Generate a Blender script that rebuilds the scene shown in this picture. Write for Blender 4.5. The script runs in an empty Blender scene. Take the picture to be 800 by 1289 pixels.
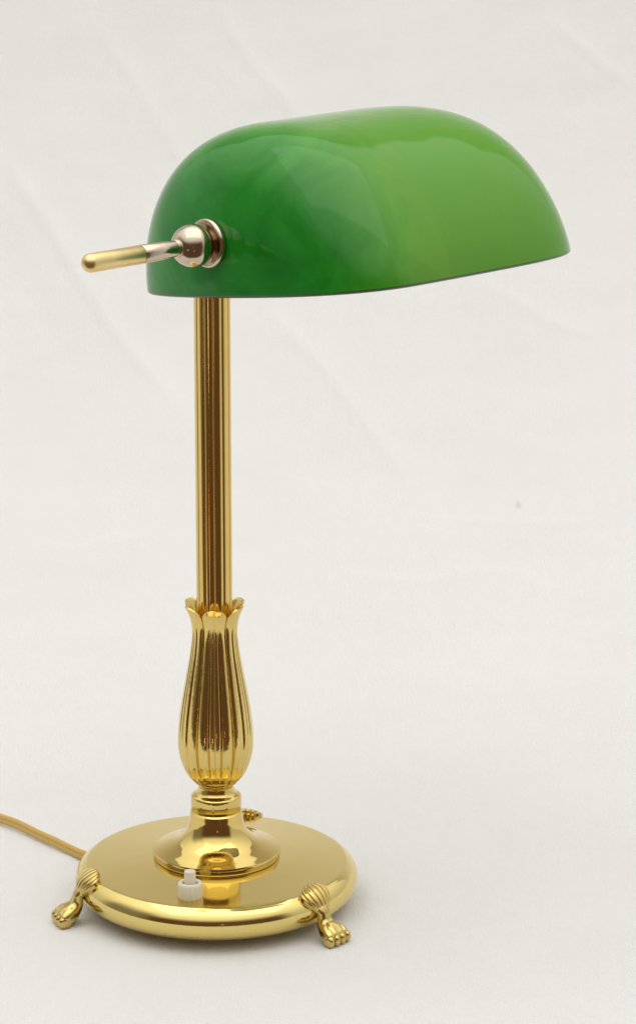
import bpy, bmesh, math, random
from math import sin, cos, pi, atan2, sqrt, asin
from mathutils import Vector, Matrix, noise

scene = bpy.context.scene
COL = scene.collection
random.seed(4)

# ------------------------------------------------------------------ camera
F_PX, PITCH, U = 4250.0, math.radians(15.3), 0.0004     # U: metres per photo pixel at the lamp's base
S, K = sin(PITCH), cos(PITCH)
X0, Y0, Z0 = (273 - 400) * U, (1135 - 644.5) * U, 1.7
CAM = Vector((-X0, Y0 * S - Z0 * K, Y0 * K + Z0 * S))
cd = bpy.data.cameras.new('camera')
cam = bpy.data.objects.new('camera', cd)
COL.objects.link(cam)
cam.location = CAM
cam.rotation_euler = (pi / 2 - PITCH, 0, 0)
cd.sensor_fit = 'HORIZONTAL'
cd.sensor_width = 36
cd.lens = 36 * F_PX / 800
cd.clip_end = 100
scene.camera = cam


def depth(z):                      # camera depth of a point on the lamp's axis
    return (0 - CAM.y) * K - (z - CAM.z) * S


def axis_z(y):                     # height on the lamp's axis that shows at photo row y
    lo, hi = -0.1, 0.7
    for _ in range(50):
        m = (lo + hi) / 2
        row = 644.5 + F_PX * (-(0 - CAM.y) * S - (m - CAM.z) * K) / depth(m)
        if row > y:
            lo = m
        else:
            hi = m
    return (lo + hi) / 2


def half(px, z):
    return px * depth(z) / F_PX


# ------------------------------------------------------------------ helpers
def obj(name, bm, mats, parent=None, smooth=True, angle=None):
    me = bpy.data.meshes.new(name)
    bmesh.ops.recalc_face_normals(bm, faces=bm.faces[:])
    bm.to_mesh(me)
    bm.free()
    for m in (mats if isinstance(mats, (list, tuple)) else [mats]):
        me.materials.append(m)
    if smooth:
        me.polygons.foreach_set('use_smooth', [True] * len(me.polygons))
        if angle:
            me.set_sharp_from_angle(angle=math.radians(angle))
    o = bpy.data.objects.new(name, me)
    COL.objects.link(o)
    if parent:
        o.parent = parent
    return o


def catmull(pts, n):
    """resample a polyline of tuples as a Catmull-Rom curve, n steps per span"""
    P = [tuple(map(float, p)) for p in pts]
    P = [tuple(2 * a - b for a, b in zip(P[0], P[1]))] + P + [tuple(2 * a - b for a, b in zip(P[-1], P[-2]))]
    out = []
    for i in range(1, len(P) - 2):
        for j in range(n):
            t = j / n
            out.append(tuple(0.5 * (2 * b + (c - a) * t + (2 * a - 5 * b + 4 * c - d) * t * t + (3 * b - a - 3 * c + d) * t ** 3)
                             for a, b, c, d in zip(P[i - 1], P[i], P[i + 1], P[i + 2])))
    out.append(P[-2])
    return out


def lathe(bm, prof, n=96, rmod=None, close_top=True, close_bottom=True):
    rings = []
    for k, (r, z) in enumerate(prof):
        ring = []
        for i in range(n):
            a = 2 * pi * i / n
            rr, zz = (r, z) if rmod is None else rmod(k, a, r, z)
            ring.append(bm.verts.new((rr * cos(a), rr * sin(a), zz)))
        rings.append(ring)
    for A, B in zip(rings, rings[1:]):
        for i in range(n):
            j = (i + 1) % n
            bm.faces.new((A[i], A[j], B[j], B[i]))
    if close_bottom:
        bm.faces.new(rings[0][::-1])
    if close_top:
        bm.faces.new(rings[-1])
    return rings


def arc(cr, cz, r, a0, a1, n):
    return [(cr + r * cos(math.radians(a0 + (a1 - a0) * i / n)), cz + r * sin(math.radians(a0 + (a1 - a0) * i / n))) for i in range(n + 1)]


# ------------------------------------------------------------------ materials
def mat(name):
    m = bpy.data.materials.new(name)
    m.use_nodes = True
    nt = m.node_tree
    return m, nt, nt.nodes['Principled BSDF']


def node(nt, typ, **kw):
    n = nt.nodes.new(typ)
    for k, v in kw.items():
        if k.startswith('in_'):
            n.inputs[k[3:].replace('_', ' ')].default_value = v
        else:
            setattr(n, k, v)
    return n


def brass(name, col, col2, rough, wob=0.0, wob_scale=60, smudge=0.05):
    m, nt, b = mat(name)
    L = nt.links.new
    tc = node(nt, 'ShaderNodeTexCoord')
    n1 = node(nt, 'ShaderNodeTexNoise', in_Scale=38.0, in_Detail=5.0, in_Roughness=0.6)
    L(tc.outputs['Object'], n1.inputs['Vector'])
    mr = node(nt, 'ShaderNodeMapRange')
    mr.inputs['From Min'].default_value, mr.inputs['From Max'].default_value = 0.35, 0.7
    mr.inputs['To Min'].default_value, mr.inputs['To Max'].default_value = rough, rough + smudge
    L(n1.outputs['Fac'], mr.inputs['Value'])
    L(mr.outputs['Result'], b.inputs['Roughness'])
    mx = node(nt, 'ShaderNodeMix', data_type='RGBA')
    mx.inputs['A'].default_value = (*col, 1)
    mx.inputs['B'].default_value = (*col2, 1)
    n3 = node(nt, 'ShaderNodeTexNoise', in_Scale=90.0, in_Detail=4.0)
    L(tc.outputs['Object'], n3.inputs['Vector'])
    L(n3.outputs['Fac'], mx.inputs['Factor'])
    L(mx.outputs['Result'], b.inputs['Base Color'])
    b.inputs['Metallic'].default_value = 1
    n2 = node(nt, 'ShaderNodeTexNoise', in_Scale=float(wob_scale), in_Detail=2.0)
    n4 = node(nt, 'ShaderNodeTexNoise', in_Scale=1800.0, in_Detail=3.0)
    L(tc.outputs['Object'], n2.inputs['Vector'])
    L(tc.outputs['Object'], n4.inputs['Vector'])
    ad = node(nt, 'ShaderNodeMath', operation='MULTIPLY_ADD')
    ad.inputs[1].default_value = 0.012
    L(n4.outputs['Fac'], ad.inputs[0])
    L(n2.outputs['Fac'], ad.inputs[2])
    bp = node(nt, 'ShaderNodeBump')
    bp.inputs['Strength'].default_value = 1.0
    bp.inputs['Distance'].default_value = wob
    L(ad.outputs[0], bp.inputs['Height'])
    L(bp.outputs['Normal'], b.inputs['Normal'])
    return m


BRASS = brass('polished_brass', (0.765, 0.585, 0.205), (0.70, 0.515, 0.16), 0.045, 0.0002)
BRASS_TUBE = brass('drawn_brass_tube', (0.75, 0.56, 0.19), (0.68, 0.48, 0.14), 0.045, 0.00002, 60, 0.05)
BRASS_PALE = brass('worn_pale_brass', (0.80, 0.60, 0.23), (0.84, 0.68, 0.36), 0.28, 0.0003, 90, 0.12)
BRASS_TOP = brass('brushed_brass', (0.80, 0.64, 0.245), (0.755, 0.59, 0.20), 0.055, 0.00008, 40, 0.06)
BRASS_PAW = brass('worn_cast_brass', (0.73, 0.565, 0.21), (0.52, 0.37, 0.11), 0.12, 0.00008, 220, 0.08)
BRASS_CAST = brass('cast_brass', (0.765, 0.60, 0.225), (0.67, 0.49, 0.15), 0.07, 0.00012, 200, 0.08)
NICKEL = brass('worn_nickel', (0.64, 0.55, 0.43), (0.52, 0.42, 0.31), 0.09, 0.00025, 120, 0.14)

# green cased glass
GLASS, nt, b = mat('green_cased_glass')
L = nt.links.new
tc = node(nt, 'ShaderNodeTexCoord')
mp = node(nt, 'ShaderNodeMapping')
mp.inputs['Scale'].default_value = (1.0, 0.6, 0.6)
L(tc.outputs['Object'], mp.inputs['Vector'])
nz = node(nt, 'ShaderNodeTexNoise', in_Scale=14.0, in_Detail=5.0, in_Roughness=0.6, in_Distortion=1.2)
L(mp.outputs['Vector'], nz.inputs['Vector'])
sx = node(nt, 'ShaderNodeSeparateXYZ')
L(tc.outputs['Object'], sx.inputs['Vector'])
wv = node(nt, 'ShaderNodeMath', operation='MULTIPLY_ADD')       # streaks bend with the noise
wv.inputs[1].default_value = 0.045
L(nz.outputs['Fac'], wv.inputs[0])
L(sx.outputs['X'], wv.inputs[2])
rp = node(nt, 'ShaderNodeValToRGB')
mr = node(nt, 'ShaderNodeMapRange')
mr.inputs['From Min'].default_value, mr.inputs['From Max'].default_value = 0.02, 0.09
L(wv.outputs[0], mr.inputs['Value'])
L(mr.outputs['Result'], rp.inputs['Fac'])
rp.color_ramp.interpolation = 'EASE'
rp.color_ramp.elements[0].color = (0.010, 0.265, 0.015, 1)
rp.color_ramp.elements[1].color = (0.092, 0.30, 0.014, 1)
nz2 = node(nt, 'ShaderNodeTexNoise', in_Scale=24.0, in_Detail=6.0, in_Roughness=0.65, in_Distortion=1.8)
L(mp.outputs['Vector'], nz2.inputs['Vector'])
mx = node(nt, 'ShaderNodeMix', data_type='RGBA', blend_type='MULTIPLY')
r2 = node(nt, 'ShaderNodeValToRGB')
r2.color_ramp.elements[0].position, r2.color_ramp.elements[1].position = 0.32, 0.70
r2.color_ramp.elements[0].color = (0.60, 0.72, 0.65, 1)
r2.color_ramp.elements[1].color = (1.9, 1.22, 1.7, 1)
L(nz2.outputs['Fac'], r2.inputs['Fac'])
L(rp.outputs['Color'], mx.inputs['A'])
L(r2.outputs['Color'], mx.inputs['B'])
mf = node(nt, 'ShaderNodeMapRange')
mf.inputs['From Min'].default_value, mf.inputs['From Max'].default_value = 0.03, 0.10
mf.inputs['To Min'].default_value, mf.inputs['To Max'].default_value = 1.0, 0.12
L(wv.outputs[0], mf.inputs['Value'])
L(mf.outputs['Result'], mx.inputs['Factor'])
L(mx.outputs['Result'], b.inputs['Base Color'])
b.inputs['Roughness'].default_value = 0.08
b.inputs['IOR'].default_value = 1.5
b.inputs['Specular IOR Level'].default_value = 0.36
b.inputs['Subsurface Weight'].default_value = 0.0
nb = node(nt, 'ShaderNodeTexNoise', in_Scale=45.0, in_Detail=1.0)
L(tc.outputs['Object'], nb.inputs['Vector'])
bp = node(nt, 'ShaderNodeBump')
bp.inputs['Distance'].default_value = 0.0004
L(nb.outputs['Fac'], bp.inputs['Height'])
L(bp.outputs['Normal'], b.inputs['Normal'])

OPAL, nt, b = mat('white_opal_glass')
b.inputs['Base Color'].default_value = (0.75, 0.76, 0.72, 1)
b.inputs['Roughness'].default_value = 0.15

RIM, nt, b = mat('ground_glass_rim')
n1 = node(nt, 'ShaderNodeTexNoise', in_Scale=200.0)
rp = node(nt, 'ShaderNodeValToRGB')
rp.color_ramp.elements[0].color = (0.02, 0.05, 0.012, 1)
rp.color_ramp.elements[1].color = (0.05, 0.13, 0.03, 1)
nt.links.new(n1.outputs['Fac'], rp.inputs['Fac'])
nt.links.new(rp.outputs['Color'], b.inputs['Base Color'])
b.inputs['Roughness'].default_value = 0.3

PLASTIC, nt, b = mat('ivory_plastic')
n1 = node(nt, 'ShaderNodeTexNoise', in_Scale=300.0, in_Detail=3.0)
rp = node(nt, 'ShaderNodeValToRGB')
rp.color_ramp.elements[0].color = (0.70, 0.63, 0.46, 1)
rp.color_ramp.elements[1].color = (0.76, 0.71, 0.58, 1)
nt.links.new(n1.outputs['Fac'], rp.inputs['Fac'])
nt.links.new(rp.outputs['Color'], b.inputs['Base Color'])
b.inputs['Roughness'].default_value = 0.35

CORD, nt, b = mat('gold_cord_plastic')
n1 = node(nt, 'ShaderNodeTexNoise', in_Scale=260.0, in_Detail=4.0)
rp = node(nt, 'ShaderNodeValToRGB')
rp.color_ramp.elements[0].color = (0.55, 0.35, 0.075, 1)
rp.color_ramp.elements[1].color = (0.64, 0.43, 0.11, 1)
nt.links.new(n1.outputs['Fac'], rp.inputs['Fac'])
nt.links.new(rp.outputs['Color'], b.inputs['Base Color'])
b.inputs['Roughness'].default_value = 0.38

SHADOW_GAP, nt, b = mat('shadow_gap_brown')  # dark brown painted as the shade in the gap below the flange
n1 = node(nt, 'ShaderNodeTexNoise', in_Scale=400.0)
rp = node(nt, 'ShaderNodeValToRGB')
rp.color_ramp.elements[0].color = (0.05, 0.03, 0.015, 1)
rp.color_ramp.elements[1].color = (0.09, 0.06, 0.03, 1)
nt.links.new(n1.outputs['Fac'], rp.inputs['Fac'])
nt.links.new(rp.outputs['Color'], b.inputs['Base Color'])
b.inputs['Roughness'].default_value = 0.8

CLOTH, nt, b = mat('off_white_cotton_sheet')
L = nt.links.new
uv = node(nt, 'ShaderNodeUVMap')
n1 = node(nt, 'ShaderNodeTexNoise', in_Scale=9.0, in_Detail=6.0, in_Roughness=0.62)
L(uv.outputs['UV'], n1.inputs['Vector'])
rp = node(nt, 'ShaderNodeValToRGB')
rp.color_ramp.elements[0].position, rp.color_ramp.elements[1].position = 0.3, 0.7
rp.color_ramp.elements[0].color = (0.775, 0.763, 0.738, 1)
rp.color_ramp.elements[1].color = (0.80, 0.79, 0.77, 1)
L(n1.outputs['Fac'], rp.inputs['Fac'])
L(rp.outputs['Color'], b.inputs['Base Color'])
b.inputs['Roughness'].default_value = 0.95
b.inputs['Specular IOR Level'].default_value = 0.1
w1 = node(nt, 'ShaderNodeTexWave', wave_type='BANDS', bands_direction='X', in_Scale=330.0, in_Distortion=9.0, in_Detail=3.0, in_Detail_Scale=2.0)
w2 = node(nt, 'ShaderNodeTexWave', wave_type='BANDS', bands_direction='Y', in_Scale=330.0, in_Distortion=9.0, in_Detail=3.0, in_Detail_Scale=2.0)
n2 = node(nt, 'ShaderNodeTexNoise', in_Scale=120.0, in_Detail=6.0, in_Roughness=0.7)
for w in (w1, w2, n2):
    L(uv.outputs['UV'], w.inputs['Vector'])
a1 = node(nt, 'ShaderNodeMath', operation='ADD')
L(w1.outputs['Fac'], a1.inputs[0])
L(w2.outputs['Fac'], a1.inputs[1])
a2 = node(nt, 'ShaderNodeMath', operation='MULTIPLY_ADD')
a2.inputs[1].default_value = 5.0
L(n2.outputs['Fac'], a2.inputs[0])
L(a1.outputs[0], a2.inputs[2])
bp = node(nt, 'ShaderNodeBump')
bp.inputs['Distance'].default_value = 0.00025
bp.inputs['Strength'].default_value = 0.6
L(a2.outputs[0], bp.inputs['Height'])
L(bp.outputs['Normal'], b.inputs['Normal'])

# ------------------------------------------------------------------ backdrop sheet: floor sweeping up into a wall
FLAT, RAD, FRONT = 0.20, 1.9, -0.235


def sheet_point(s):
    """arc length s (0 at the lamp, away from the camera) -> (y, z, ny, nz)"""
    if s < FRONT - 0.0236:
        return FRONT - 0.015, -0.015 + (s - FRONT + 0.0236), -1.0, 0.0
    if s < FRONT:
        q = (FRONT - s) / 0.015
        return FRONT - 0.015 * sin(q), -0.015 * (1 - cos(q)), -sin(q), cos(q)
    if s < FLAT:
        return s, 0.0, 0.0, 1.0
    q = (s - FLAT) / RAD
    if q < pi / 2:
        return FLAT + RAD * sin(q), RAD * (1 - cos(q)), -sin(q), cos(q)
    return FLAT + RAD, RAD + (s - FLAT - RAD * pi / 2), -1.0, 0.0


def sheet_hit(px, py):
    d = Vector(((px - 400) / F_PX, (644.5 - py) / F_PX * S + K, (644.5 - py) / F_PX * K - S))
    lo, hi, best = 0.0, 3.0, None
    for i in range(3000):
        s = -0.6 + i * 0.001
        y, z, _, _ = sheet_point(s)
        t = (y - CAM.y) / d.y
        e = abs(CAM.z + d.z * t - z)
        if best is None or e < best[0]:
            best = (e, CAM.x + d.x * t, s)
    return best[1], best[2]


CREASES = [((-10, 175), (60, 285), (150, 425), (245, 535), 1.0), ((110, 20), (165, 95), (215, 180), (260, 250), 0.5),
           ((265, -10), (310, 70), (360, 130), (400, 180), 0.6), ((325, 375), (395, 455), (470, 550), (540, 640), 0.8),
           ((680, 20), (720, 50), (760, 85), (810, 120), 0.6), ((590, 350), (650, 380), (700, 410), (760, 430), 0.45),
           ((-10, 700), (90, 690), (180, 680), (240, 690), 0.35), ((420, 720), (520, 735), (640, 720), (700, 760), 0.35),
           ((-10, 1085), (40, 1088), (70, 1086), (100, 1084), 0.4), ((480, 640), (560, 655), (700, 660), (810, 650), 0.3)]
STAIN = sheet_hit(652, 635)
nt = CLOTH.node_tree
vd = node(nt, 'ShaderNodeVectorMath', operation='DISTANCE')
us = node(nt, 'ShaderNodeVectorMath', operation='MULTIPLY')
us.inputs[1].default_value = (1, 0.38, 0)
nt.links.new(nt.nodes['UV Map'].outputs['UV'], us.inputs[0])
nt.links.new(us.outputs['Vector'], vd.inputs[0])
vd.inputs[1].default_value = (STAIN[0], STAIN[1] * 0.38, 0)
sm = node(nt, 'ShaderNodeMapRange')
sm.inputs['From Min'].default_value, sm.inputs['From Max'].default_value = 0.0030, 0.0006
sm.inputs['To Max'].default_value = 0.27
nt.links.new(vd.outputs['Value'], sm.inputs['Value'])
smx = node(nt, 'ShaderNodeMix', data_type='RGBA')
smx.inputs['B'].default_value = (0.3, 0.27, 0.24, 1)
nt.links.new(sm.outputs['Result'], smx.inputs['Factor'])
nt.links.new(nt.nodes['Color Ramp'].outputs['Color'], smx.inputs['A'])
nt.links.new(smx.outputs['Result'], nt.nodes['Principled BSDF'].inputs['Base Color'])
creases = []
for c in CREASES:
    pts = catmull([sheet_hit(*p) for p in c[:4]], 8)
    qx, qs = [q[0] for q in pts], [q[1] for q in pts]
    creases.append((pts, c[4], (min(qx) - .045, max(qx) + .045, min(qs) - .045, max(qs) + .045)))


def crease_height(x, s):
    h = 0
    for pts, amp, box in creases:
        if not (box[0] < x < box[1] and box[2] < s < box[3]):
            continue
        best = 1e9
        for k in range(len(pts) - 1):
            ax, ay = pts[k]
            bx, by = pts[k + 1]
            dx, dy = bx - ax, by - ay
            L2 = dx * dx + dy * dy
            t = max(0, min(1, ((x - ax) * dx + (s - ay) * dy) / L2))
            ex, ey = x - ax - t * dx, s - ay - t * dy
            d2 = ex * ex + ey * ey
            if d2 < best:
                best = d2
                side = 1 if (x - ax) * dy - (s - ay) * dx > 0 else -1
                along = (k + t) / (len(pts) - 1)
        if best < 0.0016:
            d = sqrt(best) * side
            fade = min(1, 4 * along, 4 * (1 - along)) if 0 < along < 1 else 0
            h += amp * fade * 0.0033 * math.exp(-(d / 0.0065) ** 2)
            h += amp * fade * 0.0025 * math.exp(-((d - 0.012) / 0.02) ** 2)
    return h


bm = bmesh.new()
uvl = bm.loops.layers.uv.new('UVMap')
xs = [-1.6, -1.2, -0.9, -0.65] + [-0.42 + 0.84 * i / 230 for i in range(231)] + [0.65, 0.9, 1.2, 1.6]
ss = [-0.75, -0.6, -0.45, -0.33, -0.27, -0.262] + [FRONT - 0.0236 + 0.0236 * i / 8 for i in range(8)] + [-0.22 + 1.9 * i / 440 for i in range(441)] + [1.8, 1.95, 2.15, 2.4, 2.7, 3.0, 3.3, 3.6]
grid = []
for s in ss:
    y, z, ny, nz = sheet_point(s)
    row = []
    for x in xs:
        h = 0.0
        if abs(x) < 0.45 and -0.22 < s < 1.65:
            edge = min(1, (0.45 - abs(x)) * 12, (s + 0.22) * 30, (1.65 - s) * 8)
            far = max(0, min(1, (s - 0.09) / 0.15)) if s > 0 else 0
            side = max(0, min(1, (sqrt(x * x + s * s) - 0.11) / 0.12))
            h = crease_height(x, s) * edge
            h += edge * side * 0.0022 * noise.noise(Vector((x * 7, s * 9, 3.1)))
            h += edge * side * 0.0007 * noise.noise(Vector((x * 26, s * 34, 7.7)))
            h += edge * far * 0.0016 * noise.noise(Vector((x * 3.5 + s * 2.0, s * 17 - x * 7, 1.7)))
        row.append(bm.verts.new((x, y + ny * h, z + nz * h)))
    grid.append(row)
for i in range(len(ss) - 1):
    for j in range(len(xs) - 1):
        f = bm.faces.new((grid[i][j], grid[i][j + 1], grid[i + 1][j + 1], grid[i + 1][j]))
        for lp, (a, c) in zip(f.loops, ((i, j), (i, j + 1), (i + 1, j + 1), (i + 1, j))):
            lp[uvl].uv = (xs[c], ss[a])
back = obj('backdrop', bm, CLOTH)
back['kind'] = 'structure'
back['label'] = 'off-white cotton sheet sweeping from table up behind the lamp'

# ------------------------------------------------------------------ the lamp
lamp = bpy.data.objects.new('desk_lamp', None)
COL.objects.link(lamp)
lamp.empty_display_size = 0.05
lamp['label'] = 'brass banker desk lamp with green glass shade on an off-white sheet'
lamp['category'] = 'lamp'

# base disc (photo pixels -> metres with U)
R, r, ZM = 177, 22, 35
prof = [(0.1, 15), (120, 15), (126, 13)] + arc(R - r, ZM, r, -90, 62, 40) + \
       [(164.2, 55.3), (162.8, 56.0), (160.5, 56.4), (157, 56.7), (150, 57.3), (130, 58.8), (110, 60.6), (90, 62.6), (70, 64.0), (40, 64.5), (0.1, 64.5)]
bm = bmesh.new()
lathe(bm, [(a * U, z * U) for a, z in prof], 192)
obj('base', bm, BRASS_TOP, lamp, angle=14)

# bell shaped flange that carries the column
ZF = 66.5
flange_px = [(70, ZF - 3), (78.8, ZF - 2.6), (79.4, ZF - 2.0), (79.6, ZF - 1), (79.7, ZF + 5.6), (79.2, ZF + 6.7), (77.6, ZF + 7.2), (73, ZF + 8.6)]
prof = [(a * U, z * U) for a, z in flange_px]
zs0 = prof[-1][1]
z_end = axis_z(1019.0)
bell = [(half(hw, 0.05), zs0 + (z_end - zs0) * t) for (hw, t) in
        ((66.5, 0.055), (58, 0.12), (50, 0.205), (43.5, 0.315), (38.8, 0.44), (36.0, 0.57), (34.3, 0.72), (33.3, 0.87), (32.7, 0.97))]
bell = catmull([prof[-1]] + bell, 4)
neck = [(half(31.2, .07), z_end + 0.0001), (half(31.2, .07), z_end + 0.0005), (half(31.9, .07), z_end + 0.0009),
        (half(31.9, .07), axis_z(1002.5)), (half(31.5, .07), axis_z(1000.5)), (half(30, .07), axis_z(999)),
        (half(27.5, .07), axis_z(998)), (half(24.5, .07), axis_z(996.2)), (half(22.8, .07), axis_z(993)), (half(22, .07), axis_z(988)),
        (half(10, .07), axis_z(986))]
bm = bmesh.new()
lathe(bm, prof[:-1] + bell + neck, 128)
flange = obj('base_flange', bm, BRASS, lamp, angle=35)
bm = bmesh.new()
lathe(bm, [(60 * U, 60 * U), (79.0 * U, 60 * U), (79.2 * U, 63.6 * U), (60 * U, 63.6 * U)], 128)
obj('shadow_gap_ring', bm, SHADOW_GAP, flange, angle=35)  # added ring, coloured as the shadow gap between flange and base

# tulip: six ribbed petals round the foot of the column
AXX = 269.0
tul = [(22.3, 989), (23.5, 986.5), (28.5, 981.5), (35, 974), (40, 965), (44, 954), (46.6, 942), (47.4, 930), (46.9, 917), (45.4, 902),
       (42.9, 885), (39.5, 866), (35.9, 847), (32.4, 828), (29.7, 810), (28.3, 797), (28.6, 786), (30.0, 778), (32.2, 771), (35.0, 765)]
tp = catmull([(half(h, axis_z(y)), axis_z(y)) for h, y in tul], 5)
NT = len(tp)
z0t, z1t = tp[0][1], tp[-1][1]
ROT = math.radians(-90 + 1.0)


def tulip(k, a, r, z, inner=False):
    t = (z - z0t) / (z1t - z0t)
    ph = (a - ROT) * 6 / (2 * pi)
    f = (ph + 0.5) % 1.0 - 0.5                     # -0.5..0.5 across a petal
    g = 0.0
    fade = min(1, t * 7)
    # deep groove between petals, a finer one on the midrib, two soft ones between
    for cpos, dep, wid in ((0.5, 0.09, 0.030), (-0.5, 0.09, 0.030), (1 / 6, 0.045, 0.022), (-1 / 6, 0.045, 0.022), (0.0, 0.022, 0.011)):
        dd = dep
        if 0 < abs(cpos) < 0.4:
            dd = dep * max(0, min(1, (0.97 - t) / 0.12))
        g += dd * math.exp(-((f - cpos) / wid) ** 2)
    ribs = 0.022 * (abs(cos(3 * pi * f)) - 0.6) * max(0, min(1, (1.0 - t) / 0.12)) + 0.03 * (0.6 - (2 * f) ** 2) * min(1, max(0, t * 1.4))
    if not inner:
        r = r * (1 - (g - ribs) * fade)
    if t > 0.72:
        w = (t - 0.72) / 0.28
        # rounded tips stand higher and curl outwards, the notches between stay low
        tip = sqrt(max(0, 1 - min(1, abs(f) / 0.5) ** 2.2))
        z = z + w * w * (0.0076 * tip - 0.0052)
        r = r + w ** 3 * (0.0032 * tip ** 2 - 0.0012)
    return r, z


bm = bmesh.new()
inner = [(tp[k][0] - 0.0011, tp[k][1] - (0.0006 if k == NT - 1 else 0)) for k in range(NT - 1, NT - 34, -1)]
full = tp + [(tp[-1][0] - 0.0004, tp[-1][1] + 0.0003)] + inner + [(half(22, .2), inner[-1][1])]
lathe(bm, full, 432, rmod=lambda k, a, r, z: tulip(k, a, r, z, inner=k >= NT), close_top=False)
obj('tulip_collar', bm, BRASS_CAST, lamp, angle=60)

# reeded column
AX_Z = 0.3405
zb, zt = axis_z(800), AX_Z + 0.004
NR = 12


def reed(k, a, r, z):
    ph = (a + pi / 2 - math.radians(4 + 15)) * NR / (2 * pi)
    f = (ph + 0.5) % 1.0 - 0.5
    d = abs(f) - 0.5
    rr = r * (0.986 + 0.036 * (1 - (2 * f) ** 2) - 0.022 * math.exp(-(d / 0.045) ** 2))
    return rr, z


bm = bmesh.new()
rc = 22.6 * 0.000386
lathe(bm, [(rc, zb + (zt - zb) * i / 12) for i in range(13)], NR * 40, rmod=reed)
obj('column', bm, BRASS_TUBE, lamp, angle=60)

# ------------------------------------------------------------------ shade
P = dict(al=0.81948, ro=0.14414, x=0.00177, y=-0.02098, z=0.31425, L=0.18148, en=0.05165, ef=0.08454, p=2.80261, pf=3.353,
         wb=0.08001, wf=0.09381, H=0.07867, qb=2.16105, qf=2.05549, fa=-0.06435, fb=-0.00533)
ca, sa = cos(P['al']), sin(P['al'])
# right handed version: local X = u (away from the knob), local Y = -v, local Z = up
MW = Matrix(((sa, -ca, 0, P['x']), (ca, sa, 0, P['y']), (0, 0, 1, P['z']), (0, 0, 0, 1)))


def shade_radius(du, dv, dz, th):
    """distance from the shade's middle (at rim height) to its skin along a direction, skin moved inwards by th"""
    Lh = P['L'] / 2
    wb, wf, H = P['wb'] - th, P['wf'] - th, P['H'] - th

    def F(t):
        u, v, z = du * t + Lh, dv * t, dz * t
        p = P['p']
        if v < 0:
            g = (abs(v / wb) ** P['qb'] + abs(z / H) ** P['qb']) ** (1 / P['qb'])
        else:
            q = atan2(z / H, v / wf)             # the front wall leans a little
            g = (abs(v / wf) ** P['qf'] + abs(z / H) ** P['qf']) ** (1 / P['qf'])
            g /= 1 + P['fa'] * sin(2 * q) * cos(q) ** 2 + P['fb'] * sin(2 * q) ** 2
        if u < P['en']:
            e = (P['en'] - u) / (P['en'] - th)
        elif u > P['L'] - P['ef']:
            e = (u - P['L'] + P['ef']) / (P['ef'] - th)
            p = P['pf']
        else:
            e = 0
        return (g ** p + e ** p) - 1
    lo, hi = 0, 0.3
    for _ in range(40):
        m = (lo + hi) / 2
        if F(m) < 0:
            lo = m
        else:
            hi = m
    return lo


def shade_point(phi, el, th):
    d = (cos(phi) * cos(el), sin(phi) * cos(el), sin(el))
    t = shade_radius(*d, th)
    u, v, z = d[0] * t + P['L'] / 2, d[1] * t, d[2] * t
    cr, sr = cos(P['ro']), sin(P['ro'])
    return Vector((u, -(v * cr - z * sr), v * sr + z * cr))


bm = bmesh.new()
NPH, NEL, TH = 240, 64, 0.0042
els = [(pi / 2) * (i / NEL) ** 1.15 for i in range(NEL)]


def shell(th, els):
    rings = [[bm.verts.new(shade_point(2 * pi * i / NPH, e, th)) for i in range(NPH)] for e in els]
    top = bm.verts.new(shade_point(0, pi / 2, th))
    fs = []
    for A, B in zip(rings, rings[1:]):
        for i in range(NPH):
            fs.append(bm.faces.new((A[i], A[(i + 1) % NPH], B[(i + 1) % NPH], B[i])))
    for i in range(NPH):
        fs.append(bm.faces.new((rings[-1][i], rings[-1][(i + 1) % NPH], top)))
    return rings, fs


els[0] = 0.012
ro, fo = shell(0.0, els)
ri, fi = shell(TH, els)
lip = []
for th, dz in ((0.0004, -0.0007), (0.0012, -0.0013), (0.0022, -0.0015), (0.0032, -0.0012)):
    ring = []
    for i in range(NPH):
        q = shade_point(2 * pi * i / NPH, els[0], th)
        q.z += dz
        ring.append(bm.verts.new(q))
    lip.append(ring)
seq = [ro[0]] + lip + [ri[0]]
for A, B in zip(seq, seq[1:]):
    for i in range(NPH):
        bm.faces.new((A[i], B[i], B[(i + 1) % NPH], A[(i + 1) % NPH])).material_index = 2
for f in fi:
    f.material_index = 1
shade = obj('shade', bm, [GLASS, OPAL, RIM], lamp)
shade.matrix_local = MW

# knob: collar, ball and handle along the shade's axis (local -X)
KY, KZ = 0.003, 0.026


def along_axis(prof, n=64):
    """lathe about the knob axis: prof = (radius, distance outwards from the glass)"""
    bm = bmesh.new()
    lathe(bm, [(a, d) for a, d in prof], n)
    rot = Matrix.Rotation(-pi / 2, 4, 'Y')
    bmesh.ops.transform(bm, matrix=Matrix.Translation((0, KY, KZ)) @ rot, verts=bm.verts[:])
    return bm


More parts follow.
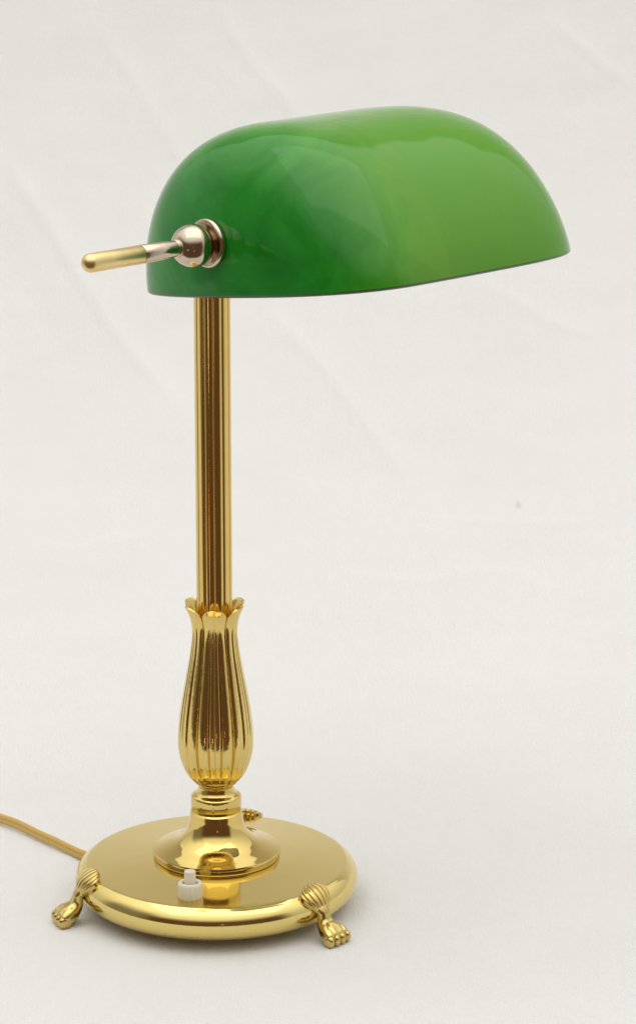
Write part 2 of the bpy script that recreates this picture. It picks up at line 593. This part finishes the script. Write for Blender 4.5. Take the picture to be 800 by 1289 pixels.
u0 = 0.0011
knob_prof = [(0.004, -0.012), (0.0112, -u0), (0.0117, 0.0002), (0.0119, 0.0014), (0.0116, 0.0026), (0.0110, 0.0031), (0.0104, 0.0030),
             (0.0098, 0.0024), (0.0085, 0.0019), (0.0070, 0.0018)]
bc, br = 0.0106, 0.0103
knob_prof += arc(0, bc, br, -56, 65, 36)
knob_prof += [(0.0043, bc + 0.0087)]
bm = along_axis(knob_prof)
knob = obj('shade_knob', bm, NICKEL, lamp, angle=50)
knob.matrix_local = MW
rr = 0.0045
d0, d1, d2 = bc + 0.0092, bc + 0.0092 + 0.0225, bc + 0.0675
bm = along_axis([(0.003, d0 - .002), (rr * .96, d0 - .002), (rr * .98, d0 + .0006), (rr * .98, d0 + .0014), (rr * .86, d0 + .0020), (rr * .92, d0 + .007), (rr * 1.0, d1 - 0.0002), (rr * .97, d1)])
col_ = obj('handle_ferrule', bm, NICKEL, knob, angle=40)
bm = along_axis([(0.003, d1 + 0.0001), (rr * .97, d1 + 0.0001), (rr * 1.0, d1 + 0.0004), (rr * 1.0, d2 - 0.006)] + [(rr * cos(t * pi / 24), d2 - 0.006 + 0.0046 * sin(t * pi / 24)) for t in range(1, 12)])
hnd = obj('handle', bm, BRASS_PALE, knob, angle=40)

# ------------------------------------------------------------------ paw feet
LEG = [  # r, z, half width, half thickness
    (177.5, 46, 10, 3.0), (180.5, 41, 9.6, 5.0), (182.4, 36.5, 9.2, 6.2), (183.4, 32.5, 8.8, 6.8), (184.6, 27, 9.2, 7.8),
    (187.5, 21.5, 11.5, 9.4), (192.5, 16.8, 15.2, 10.8), (198.5, 13.2, 17.6, 10.9), (203.5, 11.0, 18.2, 9.6), (207, 9.6, 17.2, 8.0), (209.5, 9.0, 13.5, 5.0)]


def foot_mesh():
    bm = bmesh.new()
    # leg and body of the paw
    st = catmull(LEG, 8)
    n = 72
    rings = []
    for k, (rr, zz, hw, ht) in enumerate(st):
        a, b_ = st[max(0, k - 1)], st[min(len(st) - 1, k + 1)]
        tr, tz = b_[0] - a[0], b_[1] - a[1]
        ln = sqrt(tr * tr + tz * tz)
        nr, nz = -tz / ln, tr / ln
        t = k / (len(st) - 1)
        ex = 2 / (2.4 + 1.2 * max(0, t - 0.5) * 2)
        ring = []
        for i in range(n):
            th = 2 * pi * i / n
            c, s_ = cos(th), sin(th)
            w = hw * (abs(c) ** ex) * (1 if c > 0 else -1)
            h = ht * (abs(s_) ** ex) * (1 if s_ > 0 else -1)
            if s_ > 0:
                if t > 0.6:                     # tendons running to the toes
                    h -= 1.9 * min(1, (t - 0.6) / 0.2) * sum(math.exp(-((w - g) / 1.3) ** 2) for g in (-9.2, 0, 9.2))
                elif 0.25 < t < 0.55:           # shallow hollow down the shin
                    h -= 0.8 * math.exp(-(w / 3.0) ** 2) * sin(pi * (t - 0.25) / 0.3)
            ring.append(bm.verts.new(((rr + nr * h) * U, w * U, max(zz + nz * h, 0.4) * U)))
        rings.append(ring)
    for A, B in zip(rings, rings[1:]):
        for i in range(n):
            bm.faces.new((A[i], A[(i + 1) % n], B[(i + 1) % n], B[i]))
    bm.faces.new(rings[0])
    bm.faces.new(rings[-1])
    # four toes
    for q, w0 in enumerate((-13.9, -4.7, 4.7, 13.9)):
        cr, cz, ar, aw, az_ = (204.6 + (1.0 if abs(w0) < 6 else 0), 8.0, 8.8, 4.75, 7.6)
        N1, N2 = 28, 20
        rows = []
        for a in range(1, N2):
            la = -pi / 2 + pi * a / N2
            row = []
            for b_ in range(N1):
                lo = 2 * pi * b_ / N1
                f = lambda v, e: (abs(v) ** e) * (1 if v > 0 else -1)
                x = ar * f(cos(lo), .8) * f(cos(la), .75)
                y = aw * f(sin(lo), .8) * f(cos(la), .75)
                z = az_ * f(sin(la), .75)
                if x > 0:
                    z -= 0.018 * x * x * (1 if z > 0 else 0)
                ang = math.radians(w0 * 0.5)
                row.append(bm.verts.new(((cr + x * cos(ang) - y * sin(ang)) * U, (w0 + x * sin(ang) + y * cos(ang)) * U, max(cz + z, 0.3) * U)))
            rows.append(row)
        for A, B in zip(rows, rows[1:]):
            for i in range(N1):
                bm.faces.new((A[i], A[(i + 1) % N1], B[(i + 1) % N1], B[i]))
        bm.faces.new(rows[0])
        bm.faces.new(rows[-1])
    # scallop shell bedded on the rim
    NA, NB = 40, 96
    GR = (-0.80, -0.53, -0.18, 0.18, 0.53, 0.80)
    lobes = (-0.9, -0.66, -0.355, 0.0, 0.355, 0.66, 0.9)
    shell_rows = []
    for a in range(NA + 1):
        ta = a / NA                              # 0 ankle .. 1 inner edge
        hwid = 9.5 + 16.0 * sin(min(1, ta / 0.74) * pi / 2) ** 1.0 - 5.5 * max(0, (ta - 0.70) / 0.30) ** 2.2
        row = []
        for b_ in range(NB + 1):
            sg = -1 + 2 * b_ / NB
            edge = abs(sg)
            reach = 70 + 20 * (1 - sg * sg * 0.75)
            lobe = 1 - min(abs(sg - g) for g in GR) / 0.18
            reach -= 3.6 * max(0, lobe) ** 2
            phi = math.radians(2 + (reach - 2) * ta)
            h = 4.2 + 5.2 * (1 - sg * sg) ** 0.8 * (0.75 + 0.25 * ta)
            am = min(1, max(0, (ta - 0.12) / 0.25))
            h -= am * sum(3.6 * math.exp(-((sg - g) / 0.027) ** 2) for g in GR)
            h += am * 0.45 * sum(math.exp(-((sg - g) / 0.11) ** 2) for g in lobes)
            if edge > 0.94:
                h -= (edge - 0.94) / 0.06 * 4.5
            if ta > 0.93:
                h -= ((ta - 0.93) / 0.07) ** 2 * 5.0
            if ta < 0.10:
                h += 0.8
            rr = (R - r) + (r + h) * cos(phi)
            zz = ZM + (r + h) * sin(phi)
            psi = hwid * sg / 180.0
            row.append(bm.verts.new((rr * cos(psi) * U, rr * sin(psi) * U, zz * U)))
        shell_rows.append(row)
    for A, B in zip(shell_rows, shell_rows[1:]):
        for i in range(NB):
            bm.faces.new((A[i], A[i + 1], B[i + 1], B[i]))
    # close the shell's hidden underside inside the rim so that it is a solid casting
    loop = shell_rows[0] + [rw[-1] for rw in shell_rows[1:]] + shell_rows[-1][-2::-1] + [rw[0] for rw in shell_rows[-2:0:-1]]
    cv = bm.verts.new((168 * U, 0, 47 * U))
    for i in range(len(loop)):
        bm.faces.new((loop[i], loop[(i + 1) % len(loop)], cv))
    return bm


foot = obj('foot', foot_mesh(), BRASS_PAW, lamp, angle=70)
for i, az in enumerate((-43, 202, 79)):
    o = foot if i == 0 else foot.copy()
    if i:
        COL.objects.link(o)
        o.parent = lamp
    o.rotation_euler = (0, 0, math.radians(az))

# ------------------------------------------------------------------ push switch on the base
sw = Matrix.Translation((-28.5 * U, -128 * U, 58.2 * U))


def ring_mod(k, a, r, z):
    return (r * (1 + (0.035 * (1 if cos(a * 14 + .4) > 0.35 else 0) if 1 <= k <= 3 else 0)), z)


bm = bmesh.new()
lathe(bm, [(x * U, z * U) for x, z in ((14.9, -1), (14.9, 0.2), (14.9, 8), (14.9, 14), (14.6, 16.5), (13.7, 18.2), (12.2, 19), (10.6, 18.6), (9.5, 17.5), (9.0, 15.5), (8.9, 7), (0.2, 7))], 168, rmod=ring_mod)
bmesh.ops.transform(bm, matrix=sw, verts=bm.verts[:])
swo = obj('switch', bm, PLASTIC, lamp, angle=45)
bm = bmesh.new()
lathe(bm, [(x * U, z * U) for x, z in ((7.0, 7), (7.0, 31.8), (6.6, 32.8), (5.8, 33.2), (0.2, 33.4))], 64)
bmesh.ops.transform(bm, matrix=sw, verts=bm.verts[:])
obj('button', bm, PLASTIC, swo, angle=45)

# ------------------------------------------------------------------ twin flex
def ground(px, py, z):
    d = Vector(((px - 400) / F_PX, (644.5 - py) / F_PX * S + K, (644.5 - py) / F_PX * K - S))
    t = (z - CAM.z) / d.z
    return CAM + d * t


pts = [(-260, 985), (-190, 991), (-120, 1001), (-60, 1012), (-25, 1021), (0, 1030), (15, 1035.3), (30, 1042), (45, 1049), (60, 1056.2), (75, 1063.4), (90, 1070.3), (104, 1076.6), (125, 1084), (150, 1090)]
path = [ground(x, y, 0.0034) for x, y in pts]
path = [Vector(p) for p in catmull([tuple(p) for p in path], 6)]
bm = bmesh.new()
rings = []
sec = []
for i in range(40):                                   # figure-8 section, tall axis upright
    a = 2 * pi * i / 40
    up = 1 if sin(a) >= 0 else -1
    q = Vector((cos(a), sin(a)))
    rad = 0.0013 + 0.0014 * abs(sin(a)) ** 1.1 - 0.00022 * math.exp(-(sin(a) / 0.22) ** 2)
    sec.append((q.x * 0.00135 * (1 - 0.42 * math.exp(-(sin(a) / 0.2) ** 2)), q.y * 0.00265))
tilt = math.radians(14)
for k, p in enumerate(path):
    d = (path[min(k + 1, len(path) - 1)] - path[max(k - 1, 0)])
    d.z = 0
    d.normalize()
    side = Vector((-d.y, d.x, 0))
    up = Vector((0, 0, 1))
    ww = 0.0005 * sin(k * 0.35)
    rings.append([bm.verts.new(p + side * (a * cos(tilt) + c * sin(tilt)) + up * (c * cos(tilt) - a * sin(tilt) + ww * 0.3)) for a, c in sec])
for A, B in zip(rings, rings[1:]):
    for i in range(40):
        bm.faces.new((A[i], A[(i + 1) % 40], B[(i + 1) % 40], B[i]))
bm.faces.new(rings[0])
bm.faces.new(rings[-1])
obj('cord', bm, CORD, lamp, angle=70)

# ------------------------------------------------------------------ light: white-walled room, dim on the photographer's side
w = bpy.data.worlds.new('World')
scene.world = w
w.use_nodes = True
nt = w.node_tree
L = nt.links.new
bg = nt.nodes['Background']
tc = node(nt, 'ShaderNodeTexCoord')
sx = node(nt, 'ShaderNodeSeparateXYZ')
L(tc.outputs['Generated'], sx.inputs['Vector'])


def math_n(op, a=None, b_=None):
    n = node(nt, 'ShaderNodeMath', operation=op)
    for i, v in enumerate((a, b_)):
        if v is None:
            continue
        if isinstance(v, (int, float)):
            n.inputs[i].default_value = v
        else:
            L(v, n.inputs[i])
    return n.outputs[0]


def ramp(v, a, b_):
    n = node(nt, 'ShaderNodeMapRange', interpolation_type='SMOOTHSTEP')
    n.inputs['From Min'].default_value, n.inputs['From Max'].default_value = a, b_
    L(v, n.inputs['Value'])
    return n.outputs['Result']


az = math_n('ARCTAN2', sx.outputs['X'], math_n('MULTIPLY', sx.outputs['Y'], -1.0))
aaz = math_n('ABSOLUTE', math_n('SUBTRACT', az, math.radians(0)))
el = math_n('ARCSINE', sx.outputs['Z'])
m_az = ramp(aaz, math.radians(68), math.radians(50))
m_el = ramp(el, math.radians(38), math.radians(16))
dark = math_n('MULTIPLY', m_az, m_el)
top = ramp(el, math.radians(5), math.radians(75))


def mixc(f, a, b_):
    n = node(nt, 'ShaderNodeMix', data_type='RGBA')
    L(f, n.inputs['Factor'])
    for key, v in (('A', a), ('B', b_)):
        if isinstance(v, tuple):
            n.inputs[key].default_value = (*v, 1)
        else:
            L(v, n.inputs[key])
    return n.outputs['Result']


white = mixc(top, (0.66, 0.654, 0.645), (1.54, 1.53, 1.50))
left = math_n('MULTIPLY', ramp(math_n('ABSOLUTE', math_n('ADD', az, math.radians(76))), math.radians(32), math.radians(14)), ramp(el, math.radians(52), math.radians(20)))
c1 = mixc(math_n('MULTIPLY', left, 0.82), white, (0.16, 0.15, 0.12))
c1 = mixc(dark, c1, (0.13, 0.074, 0.045))
# room lamps glinting in the dim part
for azd, eld, size, colr in ((6, 5, 0.8, (3, 2.2, 1.5)), (17, -9, 0.9, (4, 1.6, .6)), (-21, -12, 1.0, (5, 4, 3)), (-30, -16, 1.0, (4, 1.8, .7)), (12, -20, .8, (5, 4, 3))):
    a, e = math.radians(azd), math.radians(eld)
    dv = node(nt, 'ShaderNodeVectorMath', operation='DOT_PRODUCT')
    L(tc.outputs['Generated'], dv.inputs[0])
    dv.inputs[1].default_value = (sin(a) * cos(e), -cos(a) * cos(e), sin(e))
    c1 = mixc(ramp(dv.outputs['Value'], cos(math.radians(size * 1.25)), cos(math.radians(size))), c1, colr)
L(c1, bg.inputs['Color'])
bg.inputs['Strength'].default_value = 1.0


def area(name, loc, target, size, power, col=(1, .98, .95), size_y=None):
    ld = bpy.data.lights.new(name, 'AREA')
    ld.energy = power
    ld.color = col
    ld.size = size
    if size_y:
        ld.shape = 'RECTANGLE'
        ld.size_y = size_y
    o = bpy.data.objects.new(name, ld)
    COL.objects.link(o)
    o.location = loc
    o.rotation_euler = (Vector(target) - Vector(loc)).to_track_quat('-Z', 'Y').to_euler()
    return o


area('backdrop_fill', (0.1, 0.2, 2.4), (0, 1.2, 0.3), 2.6, 15.5, col=(1, .99, .975))  # added fill light without a real fixture, brightens the backdrop sheet

# ------------------------------------------------------------------ render settings
scene.view_settings.view_transform = 'Standard'
scene.view_settings.look = 'None'
scene.view_settings.exposure = 0
scene.view_settings.gamma = 1
